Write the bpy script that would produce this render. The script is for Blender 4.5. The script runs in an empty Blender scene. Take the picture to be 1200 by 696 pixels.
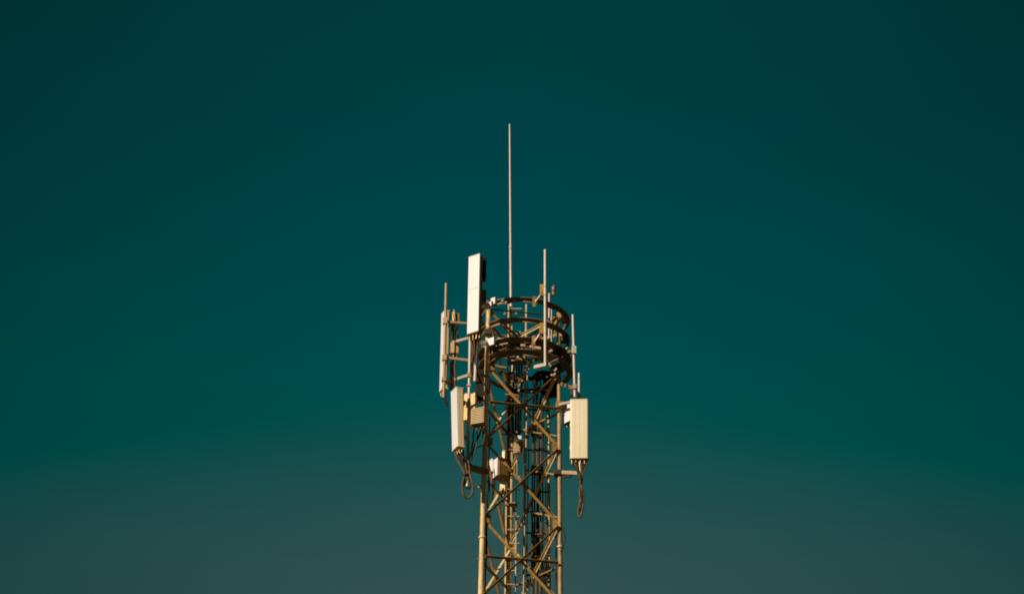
import bpy, bmesh, math, random
from mathutils import Vector, Matrix
random.seed(7)
C = bpy.context.scene.collection
R_ = math.radians

# ------------------------------------------------------------------ camera
FPX, PITCH, ROLL = 3400.0, R_(28.0), R_(0.8)      # focal length in photo pixels (photo is 1200 x 696)
CAM = Vector((0.0, -53.8, 1.6))
Fv = Vector((0, math.cos(PITCH), math.sin(PITCH)))
Rv0 = Vector((1, 0, 0)); Uv0 = Vector((0, -math.sin(PITCH), math.cos(PITCH)))
Rv = Rv0 * math.cos(ROLL) + Uv0 * math.sin(ROLL)
Uv = -Rv0 * math.sin(ROLL) + Uv0 * math.cos(ROLL)
cd = bpy.data.cameras.new('camera'); cam = bpy.data.objects.new('camera', cd); C.objects.link(cam)
cd.sensor_width = 36.0; cd.lens = FPX / 1200 * 36.0; cd.clip_start = 0.5; cd.clip_end = 20000
cam.matrix_world = Matrix(((Rv.x, Uv.x, -Fv.x, CAM.x), (Rv.y, Uv.y, -Fv.y, CAM.y), (Rv.z, Uv.z, -Fv.z, CAM.z), (0, 0, 0, 1)))
bpy.context.scene.camera = cam

# ------------------------------------------------------------------ sky and sun
SUN_EL, SUN_AZ = R_(25), R_(45)                    # SUN_AZ: left of the direction from the tower back to the camera
S = Vector((-math.sin(SUN_AZ) * math.cos(SUN_EL), -math.cos(SUN_AZ) * math.cos(SUN_EL), math.sin(SUN_EL)))
w = bpy.data.worlds.new('World'); bpy.context.scene.world = w; w.use_nodes = True
nt = w.node_tree; nt.nodes.clear()
def N(t, tree=nt, **k):
    n = tree.nodes.new(t)
    for a, b in k.items(): setattr(n, a, b)
    return n
sky = N('ShaderNodeTexSky', sky_type='NISHITA', sun_disc=False, sun_elevation=SUN_EL,
        sun_rotation=math.atan2(S.x, S.y) % (2 * math.pi), altitude=100, air_density=1.0, dust_density=1.0, ozone_density=1.0)
tc = N('ShaderNodeTexCoord'); sx = N('ShaderNodeSeparateXYZ'); nt.links.new(tc.outputs['Generated'], sx.inputs[0])
# elevation tint: deep polarised teal above, greyer haze layer towards the horizon
mr = N('ShaderNodeMapRange'); mr.inputs[1].default_value = 0.0; mr.inputs[2].default_value = 1.0
nt.links.new(sx.outputs[2], mr.inputs[0])
cr = N('ShaderNodeValToRGB'); nt.links.new(mr.outputs[0], cr.inputs[0])
SKY = [  # (elevation in degrees, tint)
    (0.0, (0.062, 0.062, 0.050)), (12.0, (0.046, 0.065, 0.058)), (22.3, (0.0259, 0.0652, 0.0635)), (22.9, (0.0229, 0.0655, 0.0632)),
    (23.7, (0.0164, 0.0661, 0.0636)), (24.6, (0.0092, 0.0657, 0.0637)), (25.3, (0.0044, 0.0641, 0.0640)), (26.2, (0.0, 0.0620, 0.0637)),
    (27.1, (0.0, 0.0582, 0.0623)), (28.7, (0.0, 0.0524, 0.0586)), (31.3, (0.0, 0.0441, 0.0515)), (33.8, (0.0, 0.0404, 0.0444)),
    (50.0, (0.0, 0.030, 0.035)), (90.0, (0.0, 0.026, 0.031))]
el = cr.color_ramp.elements
while len(el) > 1: el.remove(el[-1])
for i, (e, c) in enumerate(SKY):
    p = math.sin(R_(e))
    x = el[0] if i == 0 else el.new(p)
    x.position = p; x.color = (*c, 1)
# lens vignette put into the sky colour: brightest straight ahead, darker to both sides
hl = N('ShaderNodeVectorMath', operation='MULTIPLY'); hl.inputs[1].default_value = (1, 1, 0); nt.links.new(tc.outputs['Generated'], hl.inputs[0])
hn = N('ShaderNodeVectorMath', operation='NORMALIZE'); nt.links.new(hl.outputs[0], hn.inputs[0])
hd = N('ShaderNodeVectorMath', operation='DOT_PRODUCT'); hd.inputs[1].default_value = (0.0, 1.0, 0); nt.links.new(hn.outputs[0], hd.inputs[0])
ac = N('ShaderNodeMath', operation='ARCCOSINE'); nt.links.new(hd.outputs['Value'], ac.inputs[0])
fo = N('ShaderNodeMapRange', interpolation_type='SMOOTHSTEP'); fo.inputs[1].default_value = R_(0); fo.inputs[2].default_value = R_(22)
fo.inputs[3].default_value = 1.0; fo.inputs[4].default_value = 0.47; nt.links.new(ac.outputs[0], fo.inputs[0])
# Nishita luminance carries the natural variation; the tint gives it the colour of the photograph
bw = N('ShaderNodeRGBToBW'); nt.links.new(sky.outputs[0], bw.inputs[0])
NISH = 1.0
hz = N('ShaderNodeMapRange'); hz.inputs[1].default_value = 1.0; hz.inputs[2].default_value = 0.0; hz.inputs[3].default_value = 0.0; hz.inputs[4].default_value = 0.044
nt.links.new(fo.outputs[0], hz.inputs[0])
hc = N('ShaderNodeCombineXYZ'); nt.links.new(hz.outputs[0], hc.inputs[0])
hs = N('ShaderNodeVectorMath', operation='SUBTRACT'); nt.links.new(cr.outputs[0], hs.inputs[0]); nt.links.new(hc.outputs[0], hs.inputs[1])
hm = N('ShaderNodeVectorMath', operation='MAXIMUM'); nt.links.new(hs.outputs[0], hm.inputs[0])
m1 = N('ShaderNodeVectorMath', operation='SCALE'); nt.links.new(hm.outputs[0], m1.inputs[0]); nt.links.new(fo.outputs[0], m1.inputs['Scale'])
pw = N('ShaderNodeMath', operation='POWER'); pw.inputs[1].default_value = 0.25; nt.links.new(bw.outputs[0], pw.inputs[0])
m2 = N('ShaderNodeVectorMath', operation='SCALE'); nt.links.new(m1.outputs[0], m2.inputs[0]); nt.links.new(pw.outputs[0], m2.inputs['Scale'])
un = N('ShaderNodeTexNoise'); un.inputs['Scale'].default_value = 14.0; un.inputs['Detail'].default_value = 4.0
um = N('ShaderNodeMapping'); um.inputs['Scale'].default_value = (1, 1, 3.5); nt.links.new(tc.outputs['Generated'], um.inputs[0]); nt.links.new(um.outputs[0], un.inputs['Vector'])
ur = N('ShaderNodeMapRange'); ur.inputs[1].default_value = 0.3; ur.inputs[2].default_value = 0.7; ur.inputs[3].default_value = 0.975; ur.inputs[4].default_value = 1.025
nt.links.new(un.outputs['Fac'], ur.inputs[0])
m4 = N('ShaderNodeVectorMath', operation='SCALE'); nt.links.new(m2.outputs[0], m4.inputs[0]); nt.links.new(ur.outputs[0], m4.inputs['Scale'])
bg = N('ShaderNodeBackground'); bg.inputs[1].default_value = 0.15; nt.links.new(m2.outputs[0], bg.inputs[0])
m3 = N('ShaderNodeVectorMath', operation='SCALE'); nt.links.new(m4.outputs[0], m3.inputs[0]); m3.inputs['Scale'].default_value = 6.67
nt.links.new(m3.outputs[0], bg.inputs[0])
wo = N('ShaderNodeOutputWorld'); nt.links.new(bg.outputs[0], wo.inputs[0])

sd = bpy.data.lights.new('sun', 'SUN'); sd.energy = 4.6; sd.angle = R_(0.5); sd.color = (1.0, 0.845, 0.69)
so = bpy.data.objects.new('sun', sd); C.objects.link(so); so.location = (-30, -30, 60)
so.rotation_euler = S.to_track_quat('Z', 'Y').to_euler()
vs = bpy.context.scene.view_settings
vs.view_transform = 'Standard'; vs.look = 'None'; vs.exposure = 0.0; vs.gamma = 1.0; vs.use_curve_mapping = False
bpy.context.scene.cycles.filter_width = 1.9

# ------------------------------------------------------------------ measuring: a photo pixel and a distance give a place
def at(px, py, Y):
    u = (px - 600) / FPX; v = (348 - py) / FPX
    d = Fv + Rv * u + Uv * v
    return CAM + d * ((Y - CAM.y) / d.y)

# ------------------------------------------------------------------ materials
def mat(name, col, rough=0.55, metal=0.0, var=0.25, scale=9.0, spots=None, spot_amt=0.0, spec=0.4, bump=0.0, pv=0.0, zs=.45):
    m = bpy.data.materials.new(name); m.use_nodes = True; t = m.node_tree; t.nodes.clear()
    o = N('ShaderNodeOutputMaterial', t); b = N('ShaderNodeBsdfPrincipled', t); t.links.new(b.outputs[0], o.inputs[0])
    b.inputs['Roughness'].default_value = rough; b.inputs['Metallic'].default_value = metal; b.inputs['Specular IOR Level'].default_value = spec
    g = N('ShaderNodeNewGeometry', t)
    n = N('ShaderNodeTexNoise', t); n.inputs['Scale'].default_value = scale; n.inputs['Detail'].default_value = 6; n.inputs['Roughness'].default_value = 0.65
    t.links.new(g.outputs['Position'], n.inputs['Vector'])
    r = N('ShaderNodeValToRGB', t); e = r.color_ramp.elements
    e[0].position = 0.3; e[1].position = 0.7
    e[0].color = (*[c * (1 - var) for c in col], 1); e[1].color = (*[min(1, c * (1 + var * .5)) for c in col], 1)
    t.links.new(n.outputs['Fac'], r.inputs[0]); out = r.outputs[0]
    if spots:
        n2 = N('ShaderNodeTexNoise', t); n2.inputs['Scale'].default_value = scale * 2.3; n2.inputs['Detail'].default_value = 8; n2.inputs['Roughness'].default_value = 0.7
        mp = N('ShaderNodeMapping', t); mp.inputs['Scale'].default_value = (1, 1, zs); mp.inputs['Location'].default_value = (3.1, 7.7, 1.3)
        t.links.new(g.outputs['Position'], mp.inputs[0]); t.links.new(mp.outputs[0], n2.inputs['Vector'])
        r2 = N('ShaderNodeMapRange', t); r2.inputs[1].default_value = 0.52; r2.inputs[2].default_value = 0.70; r2.inputs[4].default_value = spot_amt
        t.links.new(n2.outputs['Fac'], r2.inputs[0])
        mx = N('ShaderNodeMix', t, data_type='RGBA'); t.links.new(r2.outputs[0], mx.inputs[0]); t.links.new(out, mx.inputs[6]); mx.inputs[7].default_value = (*spots, 1)
        out = mx.outputs[2]
    if pv:
        oi = N('ShaderNodeObjectInfo', t); pr_ = N('ShaderNodeMapRange', t); pr_.inputs[3].default_value = 1 - pv; pr_.inputs[4].default_value = 1 + pv * .7
        t.links.new(oi.outputs['Random'], pr_.inputs[0])
        hs_ = N('ShaderNodeHueSaturation', t); t.links.new(out, hs_.inputs['Color']); t.links.new(pr_.outputs[0], hs_.inputs['Value'])
        out = hs_.outputs[0]
    t.links.new(out, b.inputs['Base Color'])
    if bump:
        bp = N('ShaderNodeBump', t); bp.inputs['Strength'].default_value = bump; bp.inputs['Distance'].default_value = 0.01
        t.links.new(n.outputs['Fac'], bp.inputs['Height']); t.links.new(bp.outputs[0], b.inputs['Normal'])
    return m
RUST = (0.16, 0.075, 0.022)
M = dict(
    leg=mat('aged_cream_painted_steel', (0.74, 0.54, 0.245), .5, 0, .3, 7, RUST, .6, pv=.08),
    leg2=mat('dark_ochre_leg_steel', (0.39, 0.26, 0.095), .5, 0, .3, 7, RUST, .6, pv=.1),  # darker ochre tone, used on the front-right leg only
    brace=mat('ochre_weathered_steel', (0.40, 0.225, 0.048), .6, 0, .4, 11, RUST, .8, pv=.28),
    hoop=mat('dull_brown_galvanised_steel', (0.28, 0.20, 0.10), .55, 0.1, .3, 6, RUST, .5, pv=.2),
    galv=mat('pale_galvanised_steel', (0.53, 0.465, 0.375), .45, 0.1, .15, 10, (0.30, .22, .14), .4),
    arm=mat('dusty_galvanised_arm', (0.46, 0.345, 0.20), .5, 0.1, .25, 8, RUST, .5, pv=.2),
    dark=mat('dark_bracket_steel', (0.045, 0.033, 0.02), .6, 0, .4, 9, RUST, .25),
    white=mat('white_radome', (0.81, 0.785, 0.76), .38, 0, .03, 3, (.55, .48, .38), .40, zs=.10),
    cream=mat('cream_plastic_shell', (0.87, 0.64, 0.29), .45, 0, .07, 4, (.50, .37, .19), .45, zs=.12),  # warm cream tone for antenna sides and small boxes
    ivory=mat('ivory_radome', (0.82, 0.73, 0.50), .4, 0, .04, 4, (.60, .48, .28), .40, zs=.10),
    rru=mat('beige_cast_aluminium', (0.52, 0.36, 0.135), .5, 0, .15, 6, (.4, .28, .12), .35),
    rruw=mat('white_cast_housing', (0.80, 0.79, 0.78), .42, 0, .04, 5, (.6, .5, .4), .2),
    brown=mat('brown_ribbed_housing', (0.26, 0.16, 0.06), .6, 0, .25, 8),
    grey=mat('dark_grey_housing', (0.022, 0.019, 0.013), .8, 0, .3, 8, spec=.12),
    cable=mat('black_cable_sheath', (0.026, 0.020, 0.013), .7, 0, .3, 10, spec=.2),
    jump=mat('dusty_brown_jumper', (0.13, 0.08, 0.033), .65, 0, .35, 12, spec=.25),
    conn=mat('brass_connector', (0.50, 0.36, 0.17), .35, .4, .2, 20),
    lamp=mat('amber_lamp_glass', (0.30, 0.15, 0.06), .25, 0, .2, 10, spec=.5),
    blade=mat('rail_steel', (0.42, 0.33, 0.21), .5, 0.1, .25, 12, RUST, .5),
    earth=mat('dry_scrub_ground', (0.050, 0.040, 0.022), .9, 0, .4, .05),
)

# ------------------------------------------------------------------ mesh building
class MB:
    def __init__(s): s.v = []; s.f = []; s.sm = []
    def add(s, vs_, fs, smooth=False):
        b = len(s.v); s.v += [Vector(x) for x in vs_]
        for q in fs: s.f.append([b + i for i in q]); s.sm.append(smooth)
        return s
    def tube(s, a, b, r1, r2=None, n=12, caps=True):
        a = Vector(a); b = Vector(b); r2 = r1 if r2 is None else r2
        ax = (b - a).normalized(); h = Vector((0, 0, 1)) if abs(ax.z) < .9 else Vector((0, 1, 0))
        e1 = ax.cross(h).normalized(); e2 = ax.cross(e1)
        A = [a + (e1 * math.cos(2*math.pi*i/n) + e2 * math.sin(2*math.pi*i/n)) * r1 for i in range(n)]
        B = [b + (e1 * math.cos(2*math.pi*i/n) + e2 * math.sin(2*math.pi*i/n)) * r2 for i in range(n)]
        s.add(A + B, [(i, i+n, (i+1) % n + n, (i+1) % n) for i in range(n)], True)
        if caps: s.add(A, [tuple(range(n))]); s.add(B, [tuple(range(n-1, -1, -1))])
        return s
    def path(s, pts, r, n=8, sub=5, ends=True):
        P = [Vector(p) for p in pts]; Q = []
        for i in range(len(P) - 1):
            p0 = P[max(i-1, 0)]; p1 = P[i]; p2 = P[i+1]; p3 = P[min(i+2, len(P)-1)]
            for k in range(sub):
                t = k / sub
                Q.append(.5*((2*p1) + (p2-p0)*t + (2*p0-5*p1+4*p2-p3)*t*t + (3*p1-p0-3*p2+p3)*t**3))
        Q.append(P[-1]); rings = []; e1 = None
        for i, q in enumerate(Q):
            ax = (Q[min(i+1, len(Q)-1)] - Q[max(i-1, 0)])
            if ax.length < 1e-6: ax = Vector((0, 0, 1))
            ax.normalize()
            if e1 is None: e1 = ax.orthogonal().normalized()
            else:
                e1 = e1 - ax * e1.dot(ax)
                e1 = e1.normalized() if e1.length > 1e-5 else ax.orthogonal().normalized()
            e2 = ax.cross(e1)
            rings.append([q + (e1*math.cos(2*math.pi*k/n) + e2*math.sin(2*math.pi*k/n))*r for k in range(n)])
        fs = []
        for i in range(len(rings)-1):
            for k in range(n): fs.append((i*n+k, i*n+(k+1) % n, (i+1)*n+(k+1) % n, (i+1)*n+k))
        s.add([v for rg in rings for v in rg], fs, True)
        if ends: s.add(rings[0], [tuple(range(n-1, -1, -1))]); s.add(rings[-1], [tuple(range(n))])
        return s
    def prism(s, prof, o, ex, ey, ax, caps=True, smooth=()):
        # prof: (x, y) points counter-clockwise; swept from o along ax
        n = len(prof); o = Vector(o); ax = Vector(ax)
        A = [o + ex*x + ey*y for x, y in prof]; B = [p + ax for p in A]
        for i in range(n):
            j = (i+1) % n
            s.add([A[i], A[j], B[j], B[i]], [(0, 1, 2, 3)], False)
        if caps: s.add(A, [tuple(range(n-1, -1, -1))]); s.add(B, [tuple(range(n))])
        return s
    def box(s, c, ex, ey, ez, bev=0.0):
        # half vectors ex, ey, ez
        c = Vector(c)
        if bev <= 0:
            vs_ = [c + ex*i + ey*j + ez*k for i in (-1, 1) for j in (-1, 1) for k in (-1, 1)]
            return s.add(vs_, [(0,1,3,2), (4,6,7,5), (0,4,5,1), (2,3,7,6), (0,2,6,4), (1,5,7,3)])
        bm = bmesh.new(); bmesh.ops.create_cube(bm, size=2)
        L = Vector((ex.length, ey.length, ez.length))
        for v in bm.verts: v.co = Vector((v.co.x*L.x, v.co.y*L.y, v.co.z*L.z))
        bmesh.ops.bevel(bm, geom=bm.edges[:], offset=min(bev, L.x*.8, L.y*.8, L.z*.8), segments=2, affect='EDGES', profile=.5)
        X, Y, Z = ex.normalized(), ey.normalized(), ez.normalized()
        bm.verts.index_update()
        s.add([c + X*v.co.x + Y*v.co.y + Z*v.co.z for v in bm.verts], [[v.index for v in f.verts] for f in bm.faces])
        bm.free(); return s
    def bar(s, a, b, wd, ht, up=Vector((0, 0, 1))):
        a = Vector(a); b = Vector(b); ax = (b-a); l = ax.normalized()
        side = l.cross(up)
        side = side.normalized() if side.length > 1e-4 else Vector((1, 0, 0))
        u = side.cross(l).normalized()
        return s.box((a+b)/2, side*wd/2, u*ht/2, ax/2, .006)
    def ell(s, a, b, n, wd, out=1, edge='up', t=.010, w2=None):
        w2 = w2 or wd
        # angle iron from a to b: one leg in the face with outward normal n, the other standing out from the upper or lower edge
        a = Vector(a); b = Vector(b); ax = (b-a).normalized(); n = Vector(n).normalized()
        sd_ = n.cross(ax).normalized()
        if (sd_.z < 0) == (edge == 'up'): sd_ = -sd_
        m = (a+b)/2; h = (b-a)/2
        s.box(m, sd_*wd/2, n*t/2, h)
        s.box(m + sd_*(wd/2 - t/2) + n*out*(w2/2 + t/2), sd_*t/2, n*w2/2, h)
        return s
    def ball(s, c, rx, ry, rz, nu=14, nv=8):
        c = Vector(c); vs_ = [c + Vector((0, 0, rz))]
        for j in range(1, nv):
            th = math.pi*j/nv
            vs_ += [c + Vector((rx*math.sin(th)*math.cos(2*math.pi*i/nu), ry*math.sin(th)*math.sin(2*math.pi*i/nu), rz*math.cos(th))) for i in range(nu)]
        vs_.append(c - Vector((0, 0, rz))); fs = []
        for i in range(nu):
            fs.append((0, 1+i, 1+(i+1) % nu))
            for j in range(nv-2): fs.append((1+j*nu+i, 1+(j+1)*nu+i, 1+(j+1)*nu+(i+1) % nu, 1+j*nu+(i+1) % nu))
            fs.append((1+(nv-2)*nu+i, len(vs_)-1, 1+(nv-2)*nu+(i+1) % nu))
        return s.add(vs_, fs, True)

def link(name, mb, m, parent=None, origin=None):
    o0 = origin if origin is not None else Vector((0, 0, 0))
    me = bpy.data.meshes.new(name); me.from_pydata([v - o0 for v in mb.v], [], mb.f)
    me.polygons.foreach_set('use_smooth', mb.sm); me.materials.append(M[m]); me.validate(); me.update()
    bm = bmesh.new(); bm.from_mesh(me); bmesh.ops.recalc_face_normals(bm, faces=bm.faces[:]); bm.to_mesh(me); bm.free()
    o = bpy.data.objects.new(name, me); C.objects.link(o)
    if parent is not None: o.parent = parent
    return o
def thing(name, label, cat, loc, group=None):
    o = bpy.data.objects.new(name, None); C.objects.link(o); o.empty_display_size = .1
    o.location = loc; o['label'] = label; o['category'] = cat
    if group: o['group'] = group
    return o
def part(name, mb, m, root, parent=None):
    return link(name, mb, m, parent or root, Vector(root.location))
def single(name, mb, m, label, cat, group=None):
    # a thing that is one mesh; its origin sits at the lowest point
    lo = min(mb.v, key=lambda v: v.z).copy()
    o = link(name, mb, m, None, lo); o.location = lo; o['label'] = label; o['category'] = cat
    if group: o['group'] = group
    return o
X1, Y1, Z1 = Vector((1, 0, 0)), Vector((0, 1, 0)), Vector((0, 0, 1))

# ------------------------------------------------------------------ ground
g = MB(); n = 64
g.add([Vector((0, 0, 0))] + [Vector((6000*math.cos(2*math.pi*i/n), 6000*math.sin(2*math.pi*i/n), 0)) for i in range(n)], [(0, 1+i, 1+(i+1) % n) for i in range(n)])
go = link('ground', g, 'earth'); go['kind'] = 'structure'

# ------------------------------------------------------------------ lattice tower
OFF = [Vector((-.687, -.591, 0)), Vector((.856, -.300, 0)), Vector((-.135, .891, 0))]    # front-left, front-right, back
FLp = at(566, 607, -.591); XC = FLp.x + .687; ZN = FLp.z
def ks(z): return 1 - .012 * (z - ZN)
def leg(i, z): 
    k = ks(z); o = OFF[i]
    return Vector((XC + o.x*k, o.y*k, z))
ZTOP = at(575, 360, -.56).z
PH = 1.70
tower = thing('lattice_tower', 'tall three-legged lattice steel tower with crossed braces carrying all the antennas', 'tower', (XC, 0, 0))
for i in range(3):
    mb = MB().tube(leg(i, 0), leg(i, ZTOP), (.085, .066, .060)[i], (.050, .040, .036)[i], 16)
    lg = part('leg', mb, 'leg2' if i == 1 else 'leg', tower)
    z = ZN - .42 - .05*i
    while z > 0.4:
        part('splice_flange', MB().tube(leg(i, z-.018), leg(i, z+.018), (.078, .064, .060)[i], (.078, .064, .060)[i], 16), 'leg', tower, lg); z -= 6.0
    pk = MB(); pk.tube(leg(i, 0), leg(i, .03), .25, .25, 16); part('foot_plate', pk, 'dark', tower, lg)
FACES = [(0, 1), (1, 2), (2, 0)]
def fnormal(i, j):
    d = OFF[j] - OFF[i]; nn = Vector((d.y, -d.x, 0)).normalized()
    return nn if nn.dot(OFF[i] + OFF[j]) > 0 else -nn
levels = []
z = ZN
while z > PH: z -= PH
while z < ZTOP: levels.append(z); z += PH
for fi, (i, j) in enumerate(FACES):
    nn = fnormal(i, j)
    for li, z0 in enumerate(levels):
        z1 = min(z0 + PH, ZTOP - .08)
        if z1 - z0 < .6: continue
        a0, a1, b0, b1 = leg(i, z0), leg(i, z1), leg(j, z0), leg(j, z1)
        def shrink(a, b, e=.05):
            d = (b - a).normalized(); return a + d*e, b - d*e
        # rising to the right on the front face: outstanding leg on the upper edge, outwards
        a, b = shrink(a0, b1); part('brace', MB().ell(a + nn*.030, b + nn*.030, nn, .032 if fi == 0 else .042, 1, 'up', .008, .076 if fi == 0 else .045), 'brace' if fi != 1 else 'leg', tower)
        a, b = shrink(a1, b0); part('brace', MB().ell(a - nn*.012, b - nn*.012, nn, .054 if fi == 0 else .042, -1, 'up', .008, .045), 'brace' if fi == 0 else 'leg', tower)  # pale leg material on side-face braces puts brighter light into their colour
        c = (a0 + a1 + b0 + b1) / 4
        part('gusset_plate', MB().box(c + nn*.009, (OFF[j]-OFF[i]).normalized()*.05, nn*.006, Z1*.05), 'brace', tower)
        # horizontals through the crossing of every second panel
        if round((z0 - ZN) / PH) % 2 == 1:
            zm = (z0 + z1) / 2
            a, b = shrink(leg(i, zm), leg(j, zm))
            part('cross_bar', MB().ell(a + nn*.05, b + nn*.05, nn, .030, 1, 'up', .008, .068), 'brace', tower)
    # top ties
    for dz in (.04, .34):
        if fi == 0 and dz > .1: continue
        a, b = leg(i, ZTOP - dz), leg(j, ZTOP - dz)
        if fi == 0: part('top_tie', MB().tube(a, b, .016), 'dark', tower)
        else: part('top_tie', MB().ell(a, b, nn, .05 if fi == 1 else .03, -1, 'up', .008, .03), 'leg' if (dz < .1 and fi == 1) else 'brace', tower)
for i in range(3):
    for li, z0 in enumerate(levels):
        if z0 > ZN - 3*PH:
            mb = MB()
            for (p, q) in FACES:
                if i in (p, q):
                    o = OFF[q if i == p else p] - OFF[i]; d = o.normalized(); nn = fnormal(p, q)
                    mb.box(leg(i, z0) + d*.095 + nn*.012, d*.06, nn*.005, Z1*.085)
            part('gusset_plate', mb, 'brace', tower)

# ------------------------------------------------------------------ round headframe
hf = thing('ring_headframe', 'round headframe of dark steel hoops girdling the top of the lattice tower', 'headframe', at(612, 434, 0))
TILT = -.045
def hoop(cx, cy, r_out, flange, web, name='hoop', nseg=72, gap=None, t=.010):
    c = at(cx, cy, 0.0); prof = [(r_out, 0), (r_out, -t), (r_out-flange+t, -t), (r_out-flange+t, -web), (r_out-flange, -web), (r_out-flange, 0)]
    vs_ = []; fs = []; m = len(prof)
    for s_ in range(nseg):
        a = 2*math.pi*s_/nseg; ca, sa = math.cos(a), math.sin(a)
        for (r, zz) in prof: vs_.append(c + Vector((r*ca, r*sa, zz + TILT*r*ca)))
    for s_ in range(nseg):
        s2 = (s_+1) % nseg
        for k in range(m): fs.append((s_*m+k, s2*m+k, s2*m+(k+1) % m, s_*m+(k+1) % m))
    part(name, MB().add(vs_, fs), 'hoop', hf)
    return c
HC = []
for (cx, cy, ro, fl_, wb) in ((614, 373.4, .965, .080, .078), (614, 397.0, .965, .080, .078), (615, 419.5, .975, .12, .085), (616, 434.0, .985, .12, .10)):
    HC.append((hoop(cx, cy, ro, fl_, wb), ro - fl_))
# standoffs from the legs to the hoops, splice plates
for hi, (c, ri) in enumerate(HC):
    for i in range(3):
        z = c.z - .04
        p = leg(i, min(z, ZTOP)); d = Vector((p.x - c.x, p.y - c.y, 0)); l = d.length; d.normalize()
        q = c + d*(ri + .01); q.z = z + TILT*(q.x - c.x)
        part('standoff', MB().bar(p, q, .06, .07), 'hoop', hf)
    for k in range(6):
        a = R_(-112 + 60*k); q = c + Vector((math.cos(a), math.sin(a), 0))*(ri - .012); q.z += TILT*(q.x - c.x) - .055
        e = Vector((-math.sin(a), math.cos(a), 0)); nn = Vector((math.cos(a), math.sin(a), 0))
        part('splice_plate', MB().box(q, e*.10, nn*.008, Z1*.035, .003), 'hoop', hf)
# short uprights between the hoops and grating plates lying on the third one
for k in range(6):
    a = R_(-20 + 60*k)
    p = HC[2][0] + Vector((math.cos(a)*(HC[2][1]+.02), math.sin(a)*(HC[2][1]+.02), -.05)); q = HC[3][0] + Vector((math.cos(a)*(HC[3][1]+.02), math.sin(a)*(HC[3][1]+.02), 0))
    p.z += TILT*(p.x-HC[2][0].x); q.z += TILT*(q.x-HC[3][0].x)
    part('upright', MB().tube(p, q, .022, .022, 10), 'hoop', hf)
c2, r2 = HC[2]
for a0 in (-150, -120, -88, -58, -28, 8):
    a = R_(a0); e = Vector((math.cos(a), math.sin(a), 0)); t_ = Vector((-math.sin(a), math.cos(a), 0))
    p = c2 + e*.66; p.z += TILT*(p.x - c2.x) + .012
    gp = part('grating', MB().box(p, t_*.20, e*.155, Z1*.010, .003), 'dark', hf)
    mb = MB()
    for k in range(7): mb.box(p + t_*(-.18 + .06*k) + Z1*.018, t_*.006, e*.15, Z1*.010)
    part('grating_bar', mb, 'hoop', hf, gp)['kind'] = 'stuff'

# clamps and stubs fixed to the hoops
for (x, y, Y, hw, hh, m_, tilt_) in ((567, 406, -.55, .05, .03, 'arm', .5), (588, 405.5, -.86, .035, .02, 'arm', .2), (596, 404.5, -.9, .03, .03, 'brace', -.4), (613, 405, -.93, .05, .028, 'arm', 0), (622, 406.5, -.96, .022, .03, 'galv', .6),
        (630, 408, -.97, .07, .03, 'arm', .15), (645, 411, -.75, .04, .035, 'arm', -.5), (652.5, 404, -.6, .03, .02, 'galv', -.6), (664.2, 410, -.25, .022, .05, 'galv', 0), (668.5, 416, -.2, .025, .03, 'galv', .4),
        (651, 433.5, -.7, .02, .04, 'arm', .6), (649.5, 439, -.7, .035, .02, 'galv', -.6), (661, 441.5, -.3, .03, .03, 'galv', -.5), (657.5, 372.5, -.42, .055, .05, 'brace', 0), (654, 369, -.40, .025, .05, 'arm', 0), (659.5, 367, -.35, .06, .025, 'arm', -.3),
        (641.5, 356.3, -.75, .03, .03, 'arm', 0), (591.5, 368, -.3, .02, .03, 'arm', .6), (609, 391, -.2, .035, .05, 'arm', -.3), (605, 367.5, -.3, .015, .03, 'arm', 0), (586, 397.5, -.75, .06, .02, 'arm', .2), (571, 384.8, -.6, .03, .03, 'arm', .3)):
    ex = Vector((math.cos(tilt_), 0, -math.sin(tilt_))); ez = Vector((math.sin(tilt_), 0, math.cos(tilt_)))
    part('hoop_clamp', MB().box(at(x, y, Y), ex*hw, Y1*.03, ez*hh, .005), m_, hf)
part('hoop_box', MB().box(at(661.5, 396, -.25), X1*.075, Y1*.07, Z1*.10, .012), 'dark', hf)
part('hoop_box', MB().box(at(661.5, 374.5, -.20), X1*.06, Y1*.06, Z1*.08, .012), 'brace', hf)
part('hoop_box', MB().box(at(572, 389.5, -.66), X1*.08, Y1*.06, Z1*.06, .012), 'dark', hf)
part('level_bar', MB().bar(at(578, 428.5, .2), at(594, 431.5, .2), .05, .05), 'hoop', hf)
part('level_bar', MB().bar(at(596, 446.5, .2), at(614, 448.5, .2), .035, .035), 'hoop', hf)
part('level_bar', MB().bar(at(592, 462, .2), at(614, 463.5, .2), .03, .03), 'hoop', hf)
part('tie_bar', MB().bar(at(615, 550.5, .40), at(655, 556.5, -.24), .03, .03), 'brace', tower)
part('tie_bar', MB().bar(at(615, 505, .40), at(655, 511, -.24), .025, .03), 'brace', tower)
part('tie_bar', MB().bar(at(615, 599, .40), at(655, 606, -.24), .025, .03), 'brace', tower)
part('tie_bar', MB().bar(at(568, 561, -.52), at(593, 586, .82), .03, .03), 'brace', tower)
part('knee_brace', MB().bar(at(573, 430, -.5), at(591, 414, -.3), .035, .04), 'dark', hf)
part('knee_brace', MB().bar(at(575, 426, -.2), at(582, 416.5, -.1), .04, .04), 'arm', hf)
part('knee_brace', MB().bar(at(607, 459, .3), at(613, 451, .3), .03, .035), 'galv', hf)

# ------------------------------------------------------------------ pipes, mounts, arms
def pipe(a, b, r, r2=None, n=14): return MB().tube(a, b, r, r2, n)
def clamp_on(p, ax, r, wd=.05):
    return MB().tube(p - ax*wd/2, p + ax*wd/2, r*1.35, r*1.35, 12)

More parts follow.
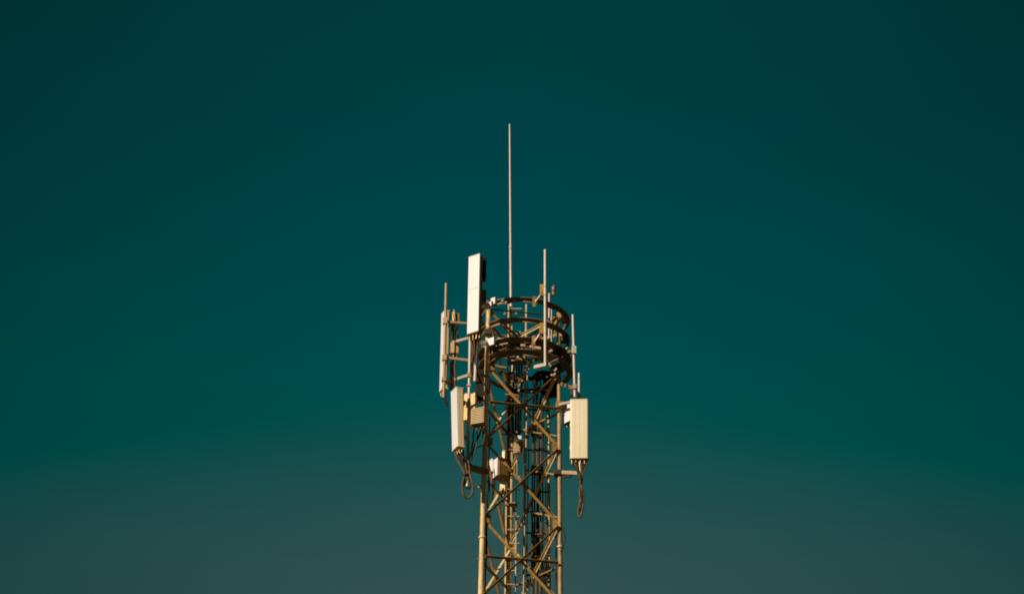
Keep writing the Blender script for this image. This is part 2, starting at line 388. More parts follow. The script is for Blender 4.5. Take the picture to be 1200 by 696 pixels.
# lightning rod on the back leg
a, b = at(599.2, 398, .86), at(597.4, 146, .86)
rod = thing('lightning_rod', 'very tall thin pale rod rising high above the tower, its highest point', 'lightning rod', a)
mid = a + (b-a)*.42
part('lower_tube', pipe(a, mid, .034, .031), 'galv', rod)
part('upper_tube', pipe(mid - (b-a)*.005, b, .027, .019), 'galv', rod)
part('coupling', MB().tube(mid - (b-a)*.008, mid + (b-a)*.004, .037, .037), 'arm', rod)
part('clamp', MB().tube(at(599, 388, .86), at(599, 383, .86), .05, .05, 12).box(at(596.4, 387, .84), X1*.03, Y1*.03, Z1*.1, .004), 'leg', rod)

# front pole with elbow arm, right of centre
Yp = -1.12
a, b = at(639.0, 429, Yp), at(638.9, 294, Yp); ax = (b-a).normalized()
fp = thing('front_pole', 'pale vertical pole with a bent lower arm clamped in front of the hoops', 'pole', a)
part('pole', pipe(a - ax*.01, b, .031), 'galv', fp)
part('pole_cap', pipe(b, b + ax*.02, .033), 'galv', fp)
part('elbow_arm', MB().bar(at(626.5, 430.5, -.95), at(641, 427.2, -1.15), .07, .075), 'galv', fp)
part('elbow_arm', MB().bar(at(644.5, 427.5, -.95), at(653.5, 422.5, -.75), .07, .085), 'galv', fp)
for (y0, y1, xx) in ((334.5, 347.5, 635.5), (379.5, 392.0, 635.0)):
    o = part('clamp_bracket', MB().box(at(xx, (y0+y1)/2, Yp + .05), X1*.05, Y1*.055, Z1*(y1-y0)/56/.887/2, .006), 'brace', fp)
    part('band', MB().tube(at(639, y0+2.2, Yp), at(639, y0+.8, Yp), .038, .038).tube(at(639, y1-.8, Yp), at(639, y1-2.2, Yp), .038, .038), 'arm', fp, o)
for (p, q) in (((626.8, 354.5), (635.5, 343.5)), ((625.8, 401), (635.2, 388.5))):
    part('strut', MB().bar(at(*p, -.96), at(*q, -1.06), .035, .035), 'galv', fp)
for (xx, y0, y1) in ((626, 347.5, 359.5), (625.5, 393.5, 404)):
    part('hoop_plate', MB().box(at(xx, (y0+y1)/2, -.97), X1*.035, Y1*.012, Z1*(y1-y0)/56/.887/2, .004), 'brace', fp)

# obstruction lamp on thin twin pipes
Yl = -.50
lp = thing('obstruction_lamp', 'small round amber lamp on thin twin pipes behind the front pole', 'lamp', at(645, 402, Yl))
part('post', pipe(at(643.4, 402, Yl), at(643.7, 344, Yl), .021), 'galv', lp)
part('post', pipe(at(646.6, 405, Yl+.1), at(646.7, 356, Yl+.1), .018), 'galv', lp)
part('lamp_arm', MB().path([at(643.6, 347, Yl), at(645.5, 345.5, Yl), at(648, 345, Yl)], .016), 'dark', lp)
part('lamp_globe', MB().ball(at(648.8, 338.3, Yl), .044, .044, .085), 'lamp', lp)
part('lamp_base', pipe(at(648.6, 346, Yl), at(648.7, 342.5, Yl), .036), 'brown', lp)

# far-right pipe on an outrigger arm
Yr = -.92
a, b = at(673.8, 465, Yr), at(671.4, 369, Yr)
rp = thing('outrigger_pipe', 'slim pale pipe standing off the right side of the hoops on short arms', 'pipe', a)
part('pipe', pipe(a, b, .0285), 'galv', rp)
part('clamp', MB().box(at(672.8, 410.5, Yr-.01), X1*.045, Y1*.05, Z1*.085, .006), 'galv', rp)
part('clamp', MB().box(at(673.5, 453.5, Yr-.01), X1*.04, Y1*.05, Z1*.05, .006), 'arm', rp)
part('arm', MB().bar(at(660, 413, -.45), at(671.5, 411.5, Yr+.03), .05, .06), 'hoop', rp)
part('arm', MB().bar(at(657, 449.5, -.32), at(673, 455, Yr), .055, .07), 'hoop', rp)
part('junction_box', MB().box(at(671.5, 460.5, Yr+.05), X1*.05, Y1*.05, Z1*.07, .008), 'dark', rp)

# ------------------------------------------------------------------ panel antennas
def frame(az, tilt=0):
    nn = Vector((-math.sin(R_(az)), -math.cos(R_(az)), 0)); ew = Vector((math.cos(R_(az)), -math.sin(R_(az)), 0))
    up = (Z1*math.cos(R_(tilt)) + nn*math.sin(R_(tilt))).normalized(); nn = ew.cross(up).normalized() if ew.cross(up).dot(nn) > 0 else up.cross(ew).normalized()
    return nn, ew, up
def rr(wd, dp, r, k=4):
    # cross-section of the front cover: x along the face, y outwards; rounded front corners
    P = [(-wd/2, -dp), (wd/2, -dp)]
    for i in range(k+1):
        a = R_(90*i/k); P.append((wd/2 - r + r*math.cos(a), -r + r*math.sin(a)))
    for i in range(k+1):
        a = R_(90 + 90*i/k); P.append((-wd/2 + r + r*math.cos(a), -r + r*math.sin(a)))
    return P
def panel(name, label, cpx, Y, az, wd, dp, ht, tilt=0, front='white', back='cream', r=.022, nconn=6, ribs=0, seam=None, clampz=(.2, .8)):
    nn, ew, up = frame(az, tilt)
    o = at(*cpx, Y) - ew*wd/2                       # bottom centre of the front face
    root = thing(name, label, 'antenna', o)
    fd = dp*.35
    # the front cover and the shell behind it
    cov = part('radome', MB().prism([(x, y) for x, y in rr(wd, fd, r)], o, ew, nn, up*ht, True), front, root)
    part('back_shell', MB().prism([(-wd/2+.002, -dp+.012), (-wd/2+.014, -dp), (wd/2-.014, -dp), (wd/2-.002, -dp+.012), (wd/2-.002, -fd-.0015), (-wd/2+.002, -fd-.0015)], o + up*.004, ew, nn, up*(ht-.008)), back, root)
    pr = rr(wd+.008, dp+.006, r+.003)
    for (s_, hh) in ((-.022, .024), (ht-.002, .020)):
        part('end_cap', MB().prism(pr, o + nn*.004 + up*s_, ew, nn, up*hh), front if s_ > 0 else back, root)
    if ribs:
        for k in range(ribs):
            x = -wd/2 + wd*(k+1)/(ribs+1)
            part('cover_rib', MB().box(o + ew*x + up*ht/2 + nn*.001, ew*.003, nn*.003, up*(ht/2-.012)), front, root, cov)
    if seam:
        part('seam_band', MB().box(o + up*ht*seam + nn*.001, ew*(wd/2-.02), nn*.0015, up*.004), 'arm', root, cov)
    for k in range(nconn):
        x = -wd/2 + wd*(k+.8)/(nconn+.6); p = o + ew*x - nn*(dp*.55 + (.02 if k % 2 else -.02)) - up*.02
        part('connector', MB().tube(p, p - up*.05, .013, .013, 10).tube(p - up*.05, p - up*.10, .010, .009, 8), 'conn', root)
    for kz in clampz:
        p = o - nn*(dp + .045) + up*ht*kz
        part('clamp_bracket', MB().box(p, ew*.055, nn*.045, up*.04, .006), 'arm', root)
    return root, o, nn, ew, up

# upper left
pA = panel('panel_antenna', 'tall white flat panel antenna standing above the hoops on the upper left', (560.3, 387.3), -1.8, 35, .280, .135, 1.755, seam=.57, nconn=6, r=.012, back='brown', clampz=(.12, .34, .9))
# far left, seen almost edge-on
pD = panel('panel_antenna', 'slim panel antenna seen nearly edge-on beside its pipe at the far left', (519.4, 453.5), -.30, 67, .235, .10, 1.78, front='white', back='cream', nconn=4, r=.03, clampz=(.1, .88))
# lower left
pB = panel('panel_antenna', 'short white and cream panel antenna at the lower left above a cable loop', (536.1, 521.5), -1.28, 66, .280, .155, 1.27, tilt=2.6, front='white', back='cream', nconn=6, r=.012)
# right
pC = panel('panel_antenna', 'wide ivory panel antenna with vertical ribs on the right of the tower', (689.4, 535.3), -.95, 4, .368, .14, 1.275, front='ivory', back='cream', nconn=8, ribs=3, r=.035)

def mount(name, label, bot, top, Y, r, arms, clamps=(), m='galv', Yt=None):
    a, b = at(*bot, Y), at(*top, Y if Yt is None else Yt)
    root = thing(name, label, 'antenna mount', a)
    part('pole', pipe(a, b, r), m, root)
    part('pole_cap', MB().tube(b, b + (b-a).normalized()*.012, r*1.08, r*1.08), m, root)
    for (p, Yp_, q, Yq, wd, ht, mm) in arms:
        part('arm', MB().bar(at(*p, Yp_), at(*q, Yq), wd, ht), mm, root)
    for (x, y, s_) in clamps:
        p = at(x, y, Y)
        part('clamp', MB().box(p, X1*(r+.018), Y1*(r+.02), Z1*s_, .005), 'arm', root)
    return root
# behind the tall panel
mA = mount('antenna_mount', 'mounting pole and arms holding the tall upper left panel antenna', (556.6, 447), (564.0, 304), -1.48, .036,
      [((562, 353), -1.48, (577, 357.5), -.58, .09, .10, 'galv'), ((558.5, 402), -1.48, (575, 402), -.58, .09, .10, 'galv'), ((572.5, 348.5), -.78, (583, 358), -.72, .03, .035, 'dark'), ((572, 393.5), -.76, (582, 402), -.72, .03, .035, 'dark'),
       ((583, 352), -.66, (590.5, 352.5), -.82, .05, .05, 'galv')], [(562, 353, .06), (558.5, 402, .06)])
# tower-leg collar plates at the top of the front left leg
cn, ce, cu = frame(38)
part('collar', MB().box(at(579, 352.6, -1.02), ce*.075, cn*.02, Z1*.075, .006), 'white', mA)
part('collar', MB().box(at(573.6, 358.0, -1.08), ce*.085, cn*.02, Z1*.075, .006), 'white', mA)
part('collar', MB().box(at(575.5, 400.5, -1.0), ce*.085, cn*.02, Z1*.085, .006), 'white', mA)
part('tilt_box', MB().box(at(567.2, 316, -1.53), X1*.045, Y1*.06, Z1*.26, .012), 'grey', mA)
part('tilt_box', MB().box(at(566.5, 348.5, -1.53), X1*.06, Y1*.06, Z1*.15, .012), 'brown', mA)
part('top_clamp', MB().box(at(565.0, 304.0, -1.53), X1*.035, Y1*.05, Z1*.05, .006), 'arm', mA)
# far left pipe and its frame of arms
mD = mount('antenna_mount', 'left outrigger frame with pipe and level arms holding the edge-on antenna', (519.9, 466), (523.0, 333), -.52, .030,
      [((522, 377), -.5, (549, 379.3), -.45, .045, .05, 'arm'), ((521, 419), -.5, (549.5, 422.5), -.45, .05, .055, 'arm')],
      [(521.7, 376.5, .07), (520.8, 419.5, .06), (520.3, 445, .04)], m='arm')
part('side_pipe', pipe(at(523.2, 450.5, -.42), at(524.0, 415, -.42), .017), 'arm', mD)
# second left pole with slanting arms
mE = mount('equipment_mount', 'thin shaded pole with two bright slanting arms carrying the small radio boxes at left', (530.5, 457), (532.2, 364), -.12, .024,
      [((530.5, 401.2), -.15, (549.5, 396.3), -.85, .05, .055, 'galv'), ((533.5, 444.8), -.15, (549.8, 439.5), -.85, .05, .06, 'galv')], [(531, 401.5, .05)], m='arm')
part('tie_plate', MB().box(at(531.6, 443.5, -.13), X1*.05, Y1*.03, Z1*.035, .004), 'dark', mE)
# lower left
YB = -.95
mB = mount('antenna_mount', 'long left mounting pole behind the lower left antenna with a stout brown arm', (547.6, 570), (551.0, 396), YB, .031,
      [((545.5, 546.5), YB, (571, 552.8), -.60, .10, .115, 'brace'), ((550, 477.5), YB, (571, 467.5), -.58, .05, .05, 'galv'), ((551, 397), YB, (573, 404), -.58, .05, .05, 'hoop'), ((550, 437), YB, (571, 441), -.58, .05, .05, 'hoop')],
      [(548, 548, .08), (548.9, 474, .05), (549.6, 452.5, .012), (550, 440, .05)], m='galv')
part('lower_tube', pipe(at(547.7, 557, YB), at(548.1, 534, YB), .045), 'galv', mB)
# right
mC = mount('antenna_mount', 'right mounting pole with pale level arms behind the ivory ribbed antenna', (679.2, 552), (678.6, 438), -.70, .027,
      [((652, 475), -.30, (673, 470), -.72, .045, .05, 'galv'), ((659, 480), -.20, (672, 478.5), -.28, .04, .04, 'arm'), ((656, 553.5), -.30, (681, 554.5), -.74, .07, .075, 'arm')], [(678.7, 466.3, .04), (679, 550, .05)])
part('leg_clamp', MB().box(at(656.3, 475.5, -.30), X1*.085, Y1*.085, Z1*.07, .01), 'brace', mC)
part('leg_clamp', MB().box(at(655.6, 554.5, -.30), X1*.105, Y1*.09, Z1*.055, .01), 'dark', mC)
part('under_brace', MB().bar(at(658, 559, -.30), at(669, 557.5, -.6), .05, .05), 'dark', mC)

# ------------------------------------------------------------------ radio units and boxes
def radio(name, label, cat, cpx, Y, az, wd, dp, ht, m, side, fins='h', feet=True, plugs=4, side_fins=False):
    nn, ew, up = frame(az)
    o = at(*cpx, Y) - ew*wd/2
    root = thing(name, label, cat, o)
    part('housing', MB().box(o - nn*dp/2 + up*ht/2, ew*wd/2, nn*dp/2, up*ht/2, .007), side, root)
    part('front_cover', MB().box(o + nn*.008 + up*ht/2, ew*(wd/2-.008), nn*.010, up*(ht/2-.008), .004), m, root)
    if fins == 'h':
        mb = MB(); k = max(5, int(ht/.035))
        for i in range(k): mb.box(o + nn*.022 + up*(ht*(i+.5)/k), ew*(wd/2-.02), nn*.012, up*ht/k*.22)
        part('cooling_fins', mb, m, root)
    if side_fins:
        mb = MB(); k = 7
        for i in range(k): mb.box(o - nn*(dp*(i+.7)/k) + ew*(wd/2+.010) + up*ht/2, ew*.012, nn*.006, up*(ht/2-.025))
        part('cooling_fins', mb, side, root)
    for s_ in (-1, 1):
        part('lug', MB().box(o - nn*dp*.3 + ew*s_*(wd/2-.04) + up*(ht+.012), ew*.018, nn*.03, up*.014, .003), m, root)
    for k in range(plugs):
        p = o - nn*dp*.5 + ew*(-wd/2 + wd*(k+.7)/(plugs+.4))
        part('plug', MB().tube(p, p - up*.05, .014, .012, 8), 'conn', root)
    return root
radio('radio_unit', 'beige finned radio box hanging between the lower left antenna and the tower leg', 'radio unit', (567.8, 495.5), -1.24, 22, .30, .16, .355, 'rru', 'rru', 'h')
radio('radio_unit', 'cream box half hidden behind the top of the lower left antenna', 'radio unit', (557.0, 492), -.72, 10, .245, .14, .60, 'cream', 'cream', None, plugs=2)
radio('radio_unit', 'white radio box tucked behind the left edge of the ivory ribbed antenna', 'radio unit', (672.0, 491.5), -.45, 52, .35, .12, .45, 'rruw', 'brown', None, plugs=3)
radio('radio_unit', 'white-fronted brown radio box low inside the tower behind the left leg', 'radio unit', (583.5, 556.5), .05, 66, .27, .29, .41, 'rruw', 'brown', None, side_fins=True, plugs=3)
radio('radio_unit', 'thin white box just left of the brown-sided radio box', 'radio unit', (577.6, 552.0), .16, 52, .15, .05, .27, 'rruw', 'rruw', None, plugs=1)
radio('radio_unit', 'tan ribbed box with a white lid beside the ladder inside the tower', 'radio unit', (610.0, 531.0), .55, 14, .155, .14, .33, 'rru', 'brown', 'h', plugs=2)
single('lid_cover', MB().box(at(607, 514.0, .50), X1*.075, Y1*.08, Z1*.042, .008), 'rruw', 'curved white lid on top of the tan ribbed box', 'lid')
single('drip_tray', MB().box(at(607.2, 532.6, .50), X1*.085, Y1*.07, Z1*.020, .004), 'rruw', 'thin white tray right under the tan ribbed box', 'tray')
radio('junction_box', 'cream upright box with cables below the white-fronted radio box', 'junction box', (592.5, 577), .30, 15, .125, .10, .33, 'cream', 'cream', None, plugs=3)
radio('junction_box', 'small cream box clipped behind the dark channel above the brown radio box', 'junction box', (592.2, 538), .45, 20, .075, .07, .19, 'cream', 'cream', None, plugs=0)
radio('radio_unit', 'small tan two-part box on the thin pole at the far left', 'radio unit', (533.0, 414.0), -.22, 6, .10, .09, .25, 'rru', 'rru', None, plugs=2)
radio('radio_unit', 'narrow tan box on the right half of the far left thin pole', 'radio unit', (538.2, 414.6), -.18, -8, .075, .09, .25, 'rru', 'rru', None, plugs=2)
tb = MB().tube(at(532.2, 376.5, -.2), at(531.8, 366, -.2), .038, .034, 14)
tb.ball(at(531.8, 366, -.2), .034, .034, .025)
single('filter_can', tb, 'cream', 'small cream can on the upper left arm beside the slim antenna', 'filter')
single('splitter_box', MB().box(at(536.3, 373, -.12), X1*.042, Y1*.05, Z1*.10, .008), 'brown', 'reddish brown small box behind the cream can', 'box')
radio('equipment_case', 'case coloured dark for shade inside the hoops behind the left leg', 'case', (570.5, 466), -.05, 12, .24, .18, .72, 'grey', 'grey', None, plugs=3)  # dark grey colour stands in for the shade on this case
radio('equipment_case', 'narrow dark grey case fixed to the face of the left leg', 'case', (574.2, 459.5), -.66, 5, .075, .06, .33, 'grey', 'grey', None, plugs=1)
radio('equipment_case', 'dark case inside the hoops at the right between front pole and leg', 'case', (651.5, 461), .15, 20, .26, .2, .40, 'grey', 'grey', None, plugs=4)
radio('equipment_case', 'dark case added under the third hoop beside the front pole to shade the leg', 'case', (656.5, 437), -.55, -10, .20, .14, .60, 'grey', 'grey', None, plugs=4)  # added as dark clutter and to shade the upper right leg
radio('equipment_case', 'small tan case with bright trim in the middle of the hoops', 'case', (616.8, 423), .30, 4, .40, .18, .19, 'brown', 'brown', None, plugs=5)
single('trim_strip', MB().box(at(602.3, 418, .16), X1*.018, Y1*.01, Z1*.085, .003).box(at(606.8, 418, .16), X1*.018, Y1*.01, Z1*.085, .003).box(at(605, 422.3, .16), X1*.10, Y1*.01, Z1*.012, .003),
       'galv', 'bright trim strips on the tan case among the hoops', 'trim')

# ------------------------------------------------------------------ ladder, cable ladder, cables
Ylad = .80
la0, la1 = at(592.0, 690, Ylad), at(596.0, 357, Ylad)
lb0, lb1 = at(612.6, 690, Ylad), at(616.6, 357, Ylad)
da = (la1 - la0) / (la1.z - la0.z)
lad = thing('climbing_ladder', 'narrow climbing ladder with thin rungs running up inside the tower', 'ladder', (la0.x - da.x*la0.z, Ylad, 0))
GND = .05
for p0, p1 in ((la0, la1), (lb0, lb1)):
    d = (p1-p0)/(p1.z-p0.z); q = p0 + d*(GND - p0.z)
    part('rail', MB().box((q+p1)/2, X1*.016, Y1*.030, (p1-q)/2, .004), 'leg', lad)
me = None; k = 0; z = GND + .3
while z < la1.z - .05:
    p = la0 + da*(z - la0.z); q = lb0 + (lb1-lb0)/(lb1.z-lb0.z)*(z - lb0.z)
    if me is None:
        base = p.copy(); o = part('rung', MB().tube(p + X1*.01, q - X1*.01, .013, .013, 8), 'galv', lad); me = o.data
    else:
        o2 = o.copy(); C.objects.link(o2); o2.parent = lad; o2.location = p - base
    z += .30
Yc = .42
ca0, ca1 = at(613.6, 690, Yc), at(618.0, 440, Yc)
cb0, cb1 = at(643.6, 690, Yc), at(642.4, 470, Yc)
clad = thing('cable_ladder', 'cable ladder with flat dark rungs and a pale round rail on the right', 'cable ladder', (ca0.x, Yc, 0))
d1 = (ca1-ca0)/(ca1.z-ca0.z); d2 = (cb1-cb0)/(cb1.z-cb0.z)
part('rail', MB().tube(ca0 + d1*(GND-ca0.z), ca1, .016, .016, 10), 'blade', clad)
part('rail', MB().tube(cb0 + d2*(GND-cb0.z), cb0 + d2*(at(642, 441, Yc).z-cb0.z), .037, .034, 14), 'leg', clad)
zr = at(628, 625, Yc).z
zz = zr
while zz > .6: zz -= .462
me = None
while zz < ca1.z:
    p = ca0 + d1*(zz-ca0.z); q = cb0 + d2*(zz-cb0.z); p = p - Y1*.045 + X1*.02; q = q - Y1*.045 + X1*.005; q.z -= .02
    part('rung', MB().bar(p, q, .035, .034), 'dark', clad)
    zz += .462
# feeder cables on the cable ladder
fx = [623.2, 625.6, 628.0, 630.3, 632.6, 635.0]
for k, x in enumerate(fx):
    pts = []
    for y in (470 - (k % 3)*5, 500, 524, 549, 574, 601, 625, 650, 676, 705):
        pts.append(at(x + random.uniform(-.5, .5) + (690-y)*.010, y, Yc - .095 + random.uniform(-.012, .012)))
    bot = pts[-1].copy(); bot.z = .1; pts.append(bot)
    top = at(627 + k*3.2, 452 + (k % 2)*4, .2); pts.insert(0, top); pts.insert(0, at(624 + k*4.6, 441 + (k % 3)*3, .05))
    single('feeder_cable', MB().path(pts, .0155 if k % 3 else .019, 8, 4), 'cable' if k % 2 else 'jump', 'black feeder cable strapped side by side to the cable ladder', 'cable', 'feeder cables running down the cable ladder')
for (y, h) in ((551, .10), (602.5, .045), (627, .04), (653, .04), (509, .05)):
    r0 = thing('cable_hanger', {551: 'deep dark cable hanger block level with the right lower arm', 602.5: 'cable hanger with bright bolt heads below the blocky one', 627: 'plain cable hanger right above the third brace crossing',
        653: 'lowest cable hanger in view on the cable ladder', 509: 'uppermost cable hanger close to the golden brace'}[y], 'cable hanger', at(629, y, Yc - .1), 'hangers clamping the feeder cables')
    part('clamp_bar', MB().box(at(629.3, y, Yc - .13), X1*.125, Y1*.014, Z1*h, .005), 'dark', r0)
    for k in range(4):
        p = at(624.5 + k*3.1, y - 1, Yc - .15)
        part('bolt', MB().tube(p, p - Y1*.03, .013, .013, 8), 'galv' if y == 602.5 else 'brace', r0)
# dark upright channel in front of the back leg
ch0, ch1 = at(594.2, 690, .95), at(597.4, 436, .95); d = (ch1-ch0)/(ch1.z-ch0.z); q0 = ch0 + d*(GND-ch0.z)
chn = thing('cable_channel', 'dark upright steel channel in front of the back leg of the tower', 'channel', q0)
part('web', MB().box((q0+ch1)/2, X1*.042, Y1*.006, (ch1-q0)/2), 'grey', chn)
for s_ in (-1, 1): part('flange', MB().box((q0+ch1)/2 + X1*s_*.048 - Y1*.02, X1*.006, Y1*.03, (ch1-q0)/2), 'leg' if s_ < 0 else 'grey', chn)
for (x0, x1, y, m_) in ((588, 603, 507, 'dark'), (591.5, 606, 591, 'brace'), (590, 599, 655, 'dark'), (592, 601, 471, 'dark')):
    part('cross_plate', MB().bar(at(x0, y, .66), at(x1, y+1, .66), .07, .05), m_, chn)

ORD = ('leftmost', 'second from left', 'third from left', 'fourth from left', 'fifth from left', 'sixth from left', 'seventh from left', 'rightmost')
def cable(label, pts, r=.014, m='cable', grp=None, name='jumper_cable'):
    q = [pts[0]] + [(x + random.uniform(-.55, .55), y + random.uniform(-.5, .5), Y + random.uniform(-.02, .02)) for x, y, Y in pts[1:-1]] + [pts[-1]]
    return single(name, MB().path([at(*p) for p in q], r * 1.08, 8, 6), m, label, 'cable', grp)
# lower left: jumpers and the teardrop loop
gl = 'jumper cables under the lower left antenna'
cable('brown jumper cable hanging outermost under the lower left antenna into the loop', [(533, 527, -1.07), (534.5, 533, -1.07), (537, 541, -1.07), (542, 549, -1.09), (545, 556, -1.11), (542.6, 566, -1.13), (541.6, 574, -1.14), (544, 580, -1.15), (548.5, 582.5, -1.15), (553, 579.5, -1.15), (554.4, 572, -1.14), (552.5, 563, -1.12), (550, 553, -1.11), (549, 540, -1.03)], .021, 'jump', gl)
cable('black jumper cable forming the small inner loop around the pole foot', [(537, 526, -.6), (539.5, 534, -1.07), (543.5, 545, -1.10), (545.5, 556, -1.12), (544, 565, -1.13), (545.5, 570.5, -1.14), (549, 571.5, -1.14), (551.5, 568, -1.13), (551.6, 560, -1.11), (549.6, 548, -1.05), (548.5, 536, -1.01)], .016, 'cable', gl)
cable('brown jumper cable bundled against the lower left pole', [(540, 525, -1.03), (541.5, 532, -.6), (545, 543, -1.11), (547.2, 553, -1.13), (547.4, 562, -1.13)], .017, 'jump', gl)
gr2 = 'jumper cables under the beige finned box'
for k, (x, yb, xb) in enumerate(((555, 528, 551), (558.5, 522, 557), (562, 530, 553.5), (565, 512, 567))):
    cable(ORD[k] + ' dark jumper dropping from the beige finned radio box', [(x, 499, -1.09), (x + .4, 506, -1.07), ((x+xb)/2 + 1, 515, -.6), (xb + 1.5, yb - 3, -1.03), (xb - 1, yb + 9, -1.03)], .013 if k % 2 else .016, 'jump' if k % 2 else 'cable', gr2)
cable('thin black cable slung from the finned box to the lower left pole', [(563, 500, -.6), (566, 508, -1.03), (569, 519, -1.02), (560, 524, -.6), (553, 531, -1.07), (550, 541, -1.07)], .010)
cable('thin black cable twisted round the brown ones under the lower left antenna', [(534.5, 526, -1.08), (537.5, 532, -1.06), (539.5, 540, -1.08), (544.5, 546, -1.1), (546.3, 554, -1.13), (547, 561, -1.13), (546, 566, -1.13)], .014, 'cable', gl)
cable('thin black cable straggling beside the lower left pole', [(541.5, 525, -1.05), (543.5, 530, -1.03), (544.5, 537, -1.04), (547, 545, -1.06), (551, 552, -1.06), (551.8, 560, -1.08)], .012, 'cable', gl)
for k, (x, y, Y) in enumerate(((545.6, 556.5, -1.14), (549.6, 544, -1.05))):
    single('cable_tie', MB().tube(at(x, y - .8, Y), at(x, y + .8, Y), .05, .05, 10), 'cable', ('black tie', 'upper black tie')[k] + ' round the cables at the lower left pole', 'cable tie')
# under the tall antenna
gA = 'jumper cables under the tall upper left antenna'
for k in range(5):
    x = 551 + k*2.4
    cable(ORD[k] + ' dark jumper where they leave the tall upper left antenna', [(x, 391, -1.63), (x + .3, 397, -1.61), (553.5 + k*1.5, 405, -1.57), (554 + k*1.1, 416 + k*3, -1.53), (551.5 + k*2.2, 428 + k*2, -1.45), (553 + k*4, 441 + k*3, -1.33)], .012 if k % 2 else .016, 'cable' if k % 2 else 'jump', gA)
# far left pole
gD = 'cables along the far left thin pole'
for k, (x0, x1) in enumerate(((529.4, 528.6), (533.2, 532.6), (536, 533.5))):
    cable(('left', 'middle', 'right')[k] + ' one of three dark cables tied along the thin far left pole', [(x0 + 1, 379, -.16), (x0, 386, -.18), (x0 + .6, 396, -.17), (x0 + .4, 416, -.16), (x1, 428, -.17), (x1 + .5, 440, -.16), (x1 - .3, 457, -.15)], .015 if k % 2 else .018, 'cable' if k % 2 else 'jump', gD)
cable('thin wire arched from the cream can to the slim antenna', [(531.8, 364.5, -.2), (529.5, 364.2, -.24), (527.5, 367, -.3), (526, 373, -.34), (525.3, 384, -.34)], .007)
for k in range(3):
    cable(('left', 'middle', 'right')[k] + ' one of three loose thin wires below the slim edge-on antenna', [(518.5 + k*1.2, 454, -.28), (519.5 + k*1.5, 461, -.3), (520 + k*1.8, 468, -.3), (521.5 + k*1.3, 475 + k, -.3), (522 + k, 470, -.31)], .008, 'cable', 'loose wires below the edge-on antenna')
# right antenna
gC = 'jumper cables under the ivory ribbed antenna'
for k in range(8):
    x = 671.8 + k*2.2
    end = [(679.5 + (k % 3)*1.0, 588, -0.90)] if k < 5 else [(681.5, 590, -0.90)]
    cable(ORD[k] + ' jumper where they leave the ivory ribbed antenna for the hanging tail', [(x, 538, -0.87), (x + .2, 543.5, -0.87), (677 + k*.95, 553, -0.89), (679 + (k % 4)*.8, 562, -0.90), (681 + math.sin(k*2.1)*1.6, 574, -0.90)] + end,
          .014 if k % 2 else .018, ('cable', 'jump', 'cable')[k % 3] if k != 3 else 'conn', gC)
single('cable_tie', MB().tube(at(680.3, 561, -.9), at(680.3, 563, -.9), .05, .05, 10), 'cable', 'black tie round the cables hanging below the ivory antenna', 'cable tie')
for k in range(3):
    cable(('first', 'second', 'third')[k] + ' stray cable twisted round the hanging tail below the ivory antenna', [(678 + k*1.6, 556, -.9), (681.5 - k, 563, -.92), (679.6 + k*.8, 571, -.9), (682.4 - k*.9, 580, -.92), (680.2 + k*.7, 589, -.9), (680.5 - k*.8, 597 + k, -.9)], .014 + .002*k, 'cable' if k else 'jump', 'stray cables round the hanging tail')
cable('looped tail end of the cables hanging at the lower right', [(679.5, 566, -0.90), (682.8, 573, -0.90), (684, 583, -0.90), (683, 595, -0.90), (680.6, 604, -0.90), (678.2, 604.6, -0.90), (677.8, 597, -0.90), (679.3, 586, -0.90), (679.2, 572, -0.90)], .019, 'jump')
cable('cable running up the back of the ivory ribbed antenna', [(670.6, 512, -0.82), (669.4, 518, -0.84), (668.8, 525, -0.85), (669.6, 533, -0.85), (671, 540, -0.86)], .016, 'conn')
# wires along the legs and inside
gW = 'thin black wires hanging inside the tower by the left leg'
for k, (x, y0, y1) in enumerate(((573.0, 556, 604), (576.4, 553, 590), (579, 549, 580))):
    cable(('left', 'middle', 'right')[k] + ' one of three short black wires hanging by the left leg', [(x, y0, -.35), (x + .8, (y0+y1)/2, -.33), (x - .6, y1, -.36)], .008, 'cable', gW)
cable('thin wire bowed out from the right leg low down', [(656.5, 612, -.34), (660.5, 622, -.36), (662, 631, -.36), (660, 641, -.36), (656.5, 646, -.34)], .007)
cable('pale cable down the cream junction box inside the tower', [(588.5, 577, .25), (588, 584, .24), (590, 592, .25), (588.8, 603, .3), (591.5, 616, .45), (591, 640, .55)], .015, 'jump')
cable('brown cable bent beside the back leg behind the ladder', [(601.5, 590, .8), (603, 600, .8), (603.2, 612, .8), (601.5, 626, .82), (601.5, 640, .82)], .02, 'jump')
gT = 'cable tails curving low on the cable ladder'
for k in range(4):
    cable(ORD[k] + ' cable tail curving off the cable ladder at the picture bottom', [(630 + k*2, 655, .28), (634 + k*1.6, 664, .25), (636.5 + k, 676, .25), (634 + k*2, 690, .26), (634 + k*2, 708, .28)], .012, 'cable', gT)
# small fittings on the right leg and the left leg
for (x, y, Y, lb) in ((651.5, 594, -.30, 'dark step bolt sticking out left of the right leg, upper one in the low section'), (651.3, 676, -.30, 'dark step bolt sticking out left of the right leg near the picture bottom')):
    p = at(x, y, Y); single('step_bolt', MB().tube(p, at(655, y, Y), .014, .014, 8).ball(p, .022, .022, .022), 'dark', lb, 'bolt', 'step bolts on the right leg')
single('leg_knob', MB().tube(at(562.4, 570, -.62), at(567, 570, -.6), .032, .03, 10).ball(at(562.4, 570, -.62), .04, .04, .04), 'leg', 'round cream knob on the outer side of the left leg', 'knob')

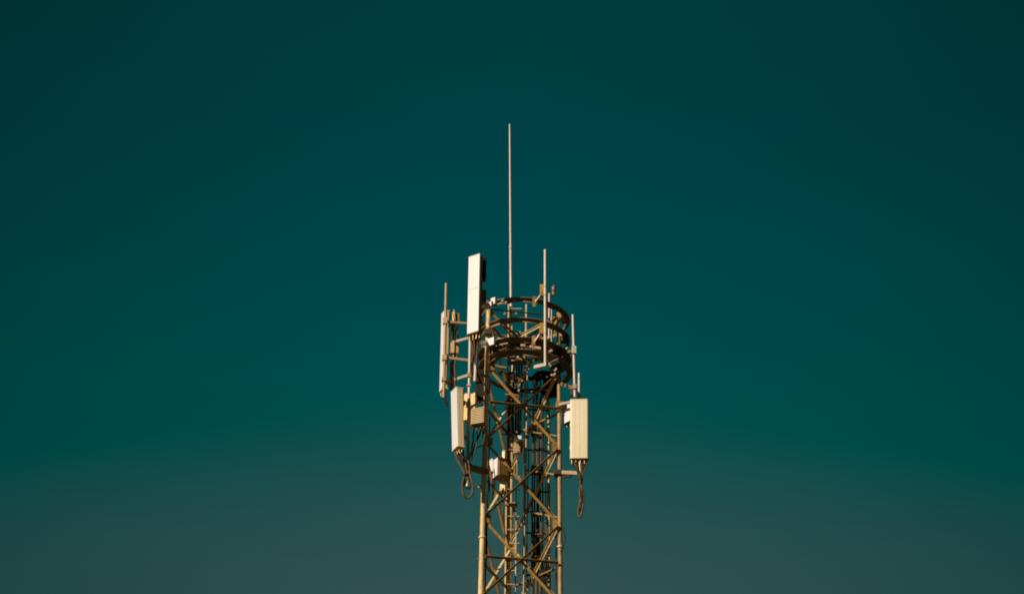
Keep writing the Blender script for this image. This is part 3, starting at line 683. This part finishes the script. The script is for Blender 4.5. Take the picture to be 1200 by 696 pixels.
# coil of spare cable inside the hoops at the right, cables climbing beside the ladder, cable dressed along the third hoop
mb = MB()
cc = at(640, 447, .05)
pts = []
for k in range(64):
    a = 2*math.pi*k/11.3; r = .27 + .035*math.sin(k*1.7); pts.append(cc + Vector((r*math.cos(a), .10*math.sin(k*.9), r*.72*math.sin(a) + .02*math.sin(k*2.3))))
mb.path(pts, .020, 8, 4)
single('cable_coil', mb, 'cable', 'dark coil of spare cable hung inside the hoops at the right', 'cable coil')
gI = 'dark cables between the rails at the top of the ladder'
for k in range(4):
    x = 601.5 + k*3.1
    cable(ORD[k] + ' dark cable between the rails at the top of the ladder', [(x + 1, 424, .62), (x + .4, 440, .68), (x, 458, .70), (x - .2, 480, .68), (x - .6, 498, .66), (602 + k*2, 513, .62)], .018 if k % 2 else .022, 'cable' if k != 2 else 'jump', gI)
for (rr_, dz, lb, m_) in ((.80, -.06, 'thick dark cable dressed round the inside of the third hoop', 'cable'), (.78, -.12, 'brown cable dressed round just below the thick dark one', 'jump')):
    pts = []
    for k in range(41):
        a = R_(-200 + 8.2*k); r = rr_ + .02*math.sin(k*1.9)
        pts.append(c2 + Vector((r*math.cos(a), r*math.sin(a), dz + TILT*r*math.cos(a) + .03*math.sin(k*1.3))))
    single('hoop_cable', MB().path(pts, .022, 8, 4), m_, lb, 'cable')

# thin conduits and small cables that fill the shaft
for k, (x0, x1, Y, r, m_, lb) in enumerate(((606.2, 603.8, .62, .010, 'blade', 'thin pale conduit running down the middle of the ladder'), (620.0, 616.4, .40, .011, 'cable', 'thin black wire just right of the ladder'),
        (574.2, 568.6, -.50, .012, 'cable', 'thin black wire taped along the inner side of the left leg'), (650.8, 651.8, -.16, .009, 'cable', 'thin black wire hanging just left of the right leg'),
        (639.6, 640.4, .36, .010, 'jump', 'thin brown wire along the right rail of the cable ladder'))):
    y0 = 470 + 9*k; pts = []
    for t_ in range(12):
        f_ = t_/11; pts.append(at(x0 + (x1-x0)*f_ + random.uniform(-.5, .5), y0 + (705-y0)*f_, Y))
    e_ = pts[-1].copy(); e_.z = .1; pts.append(e_)
    single('conduit' if m_ == 'blade' else 'thin_cable', MB().path(pts, r, 8, 3), m_, lb, 'conduit' if m_ == 'blade' else 'cable')
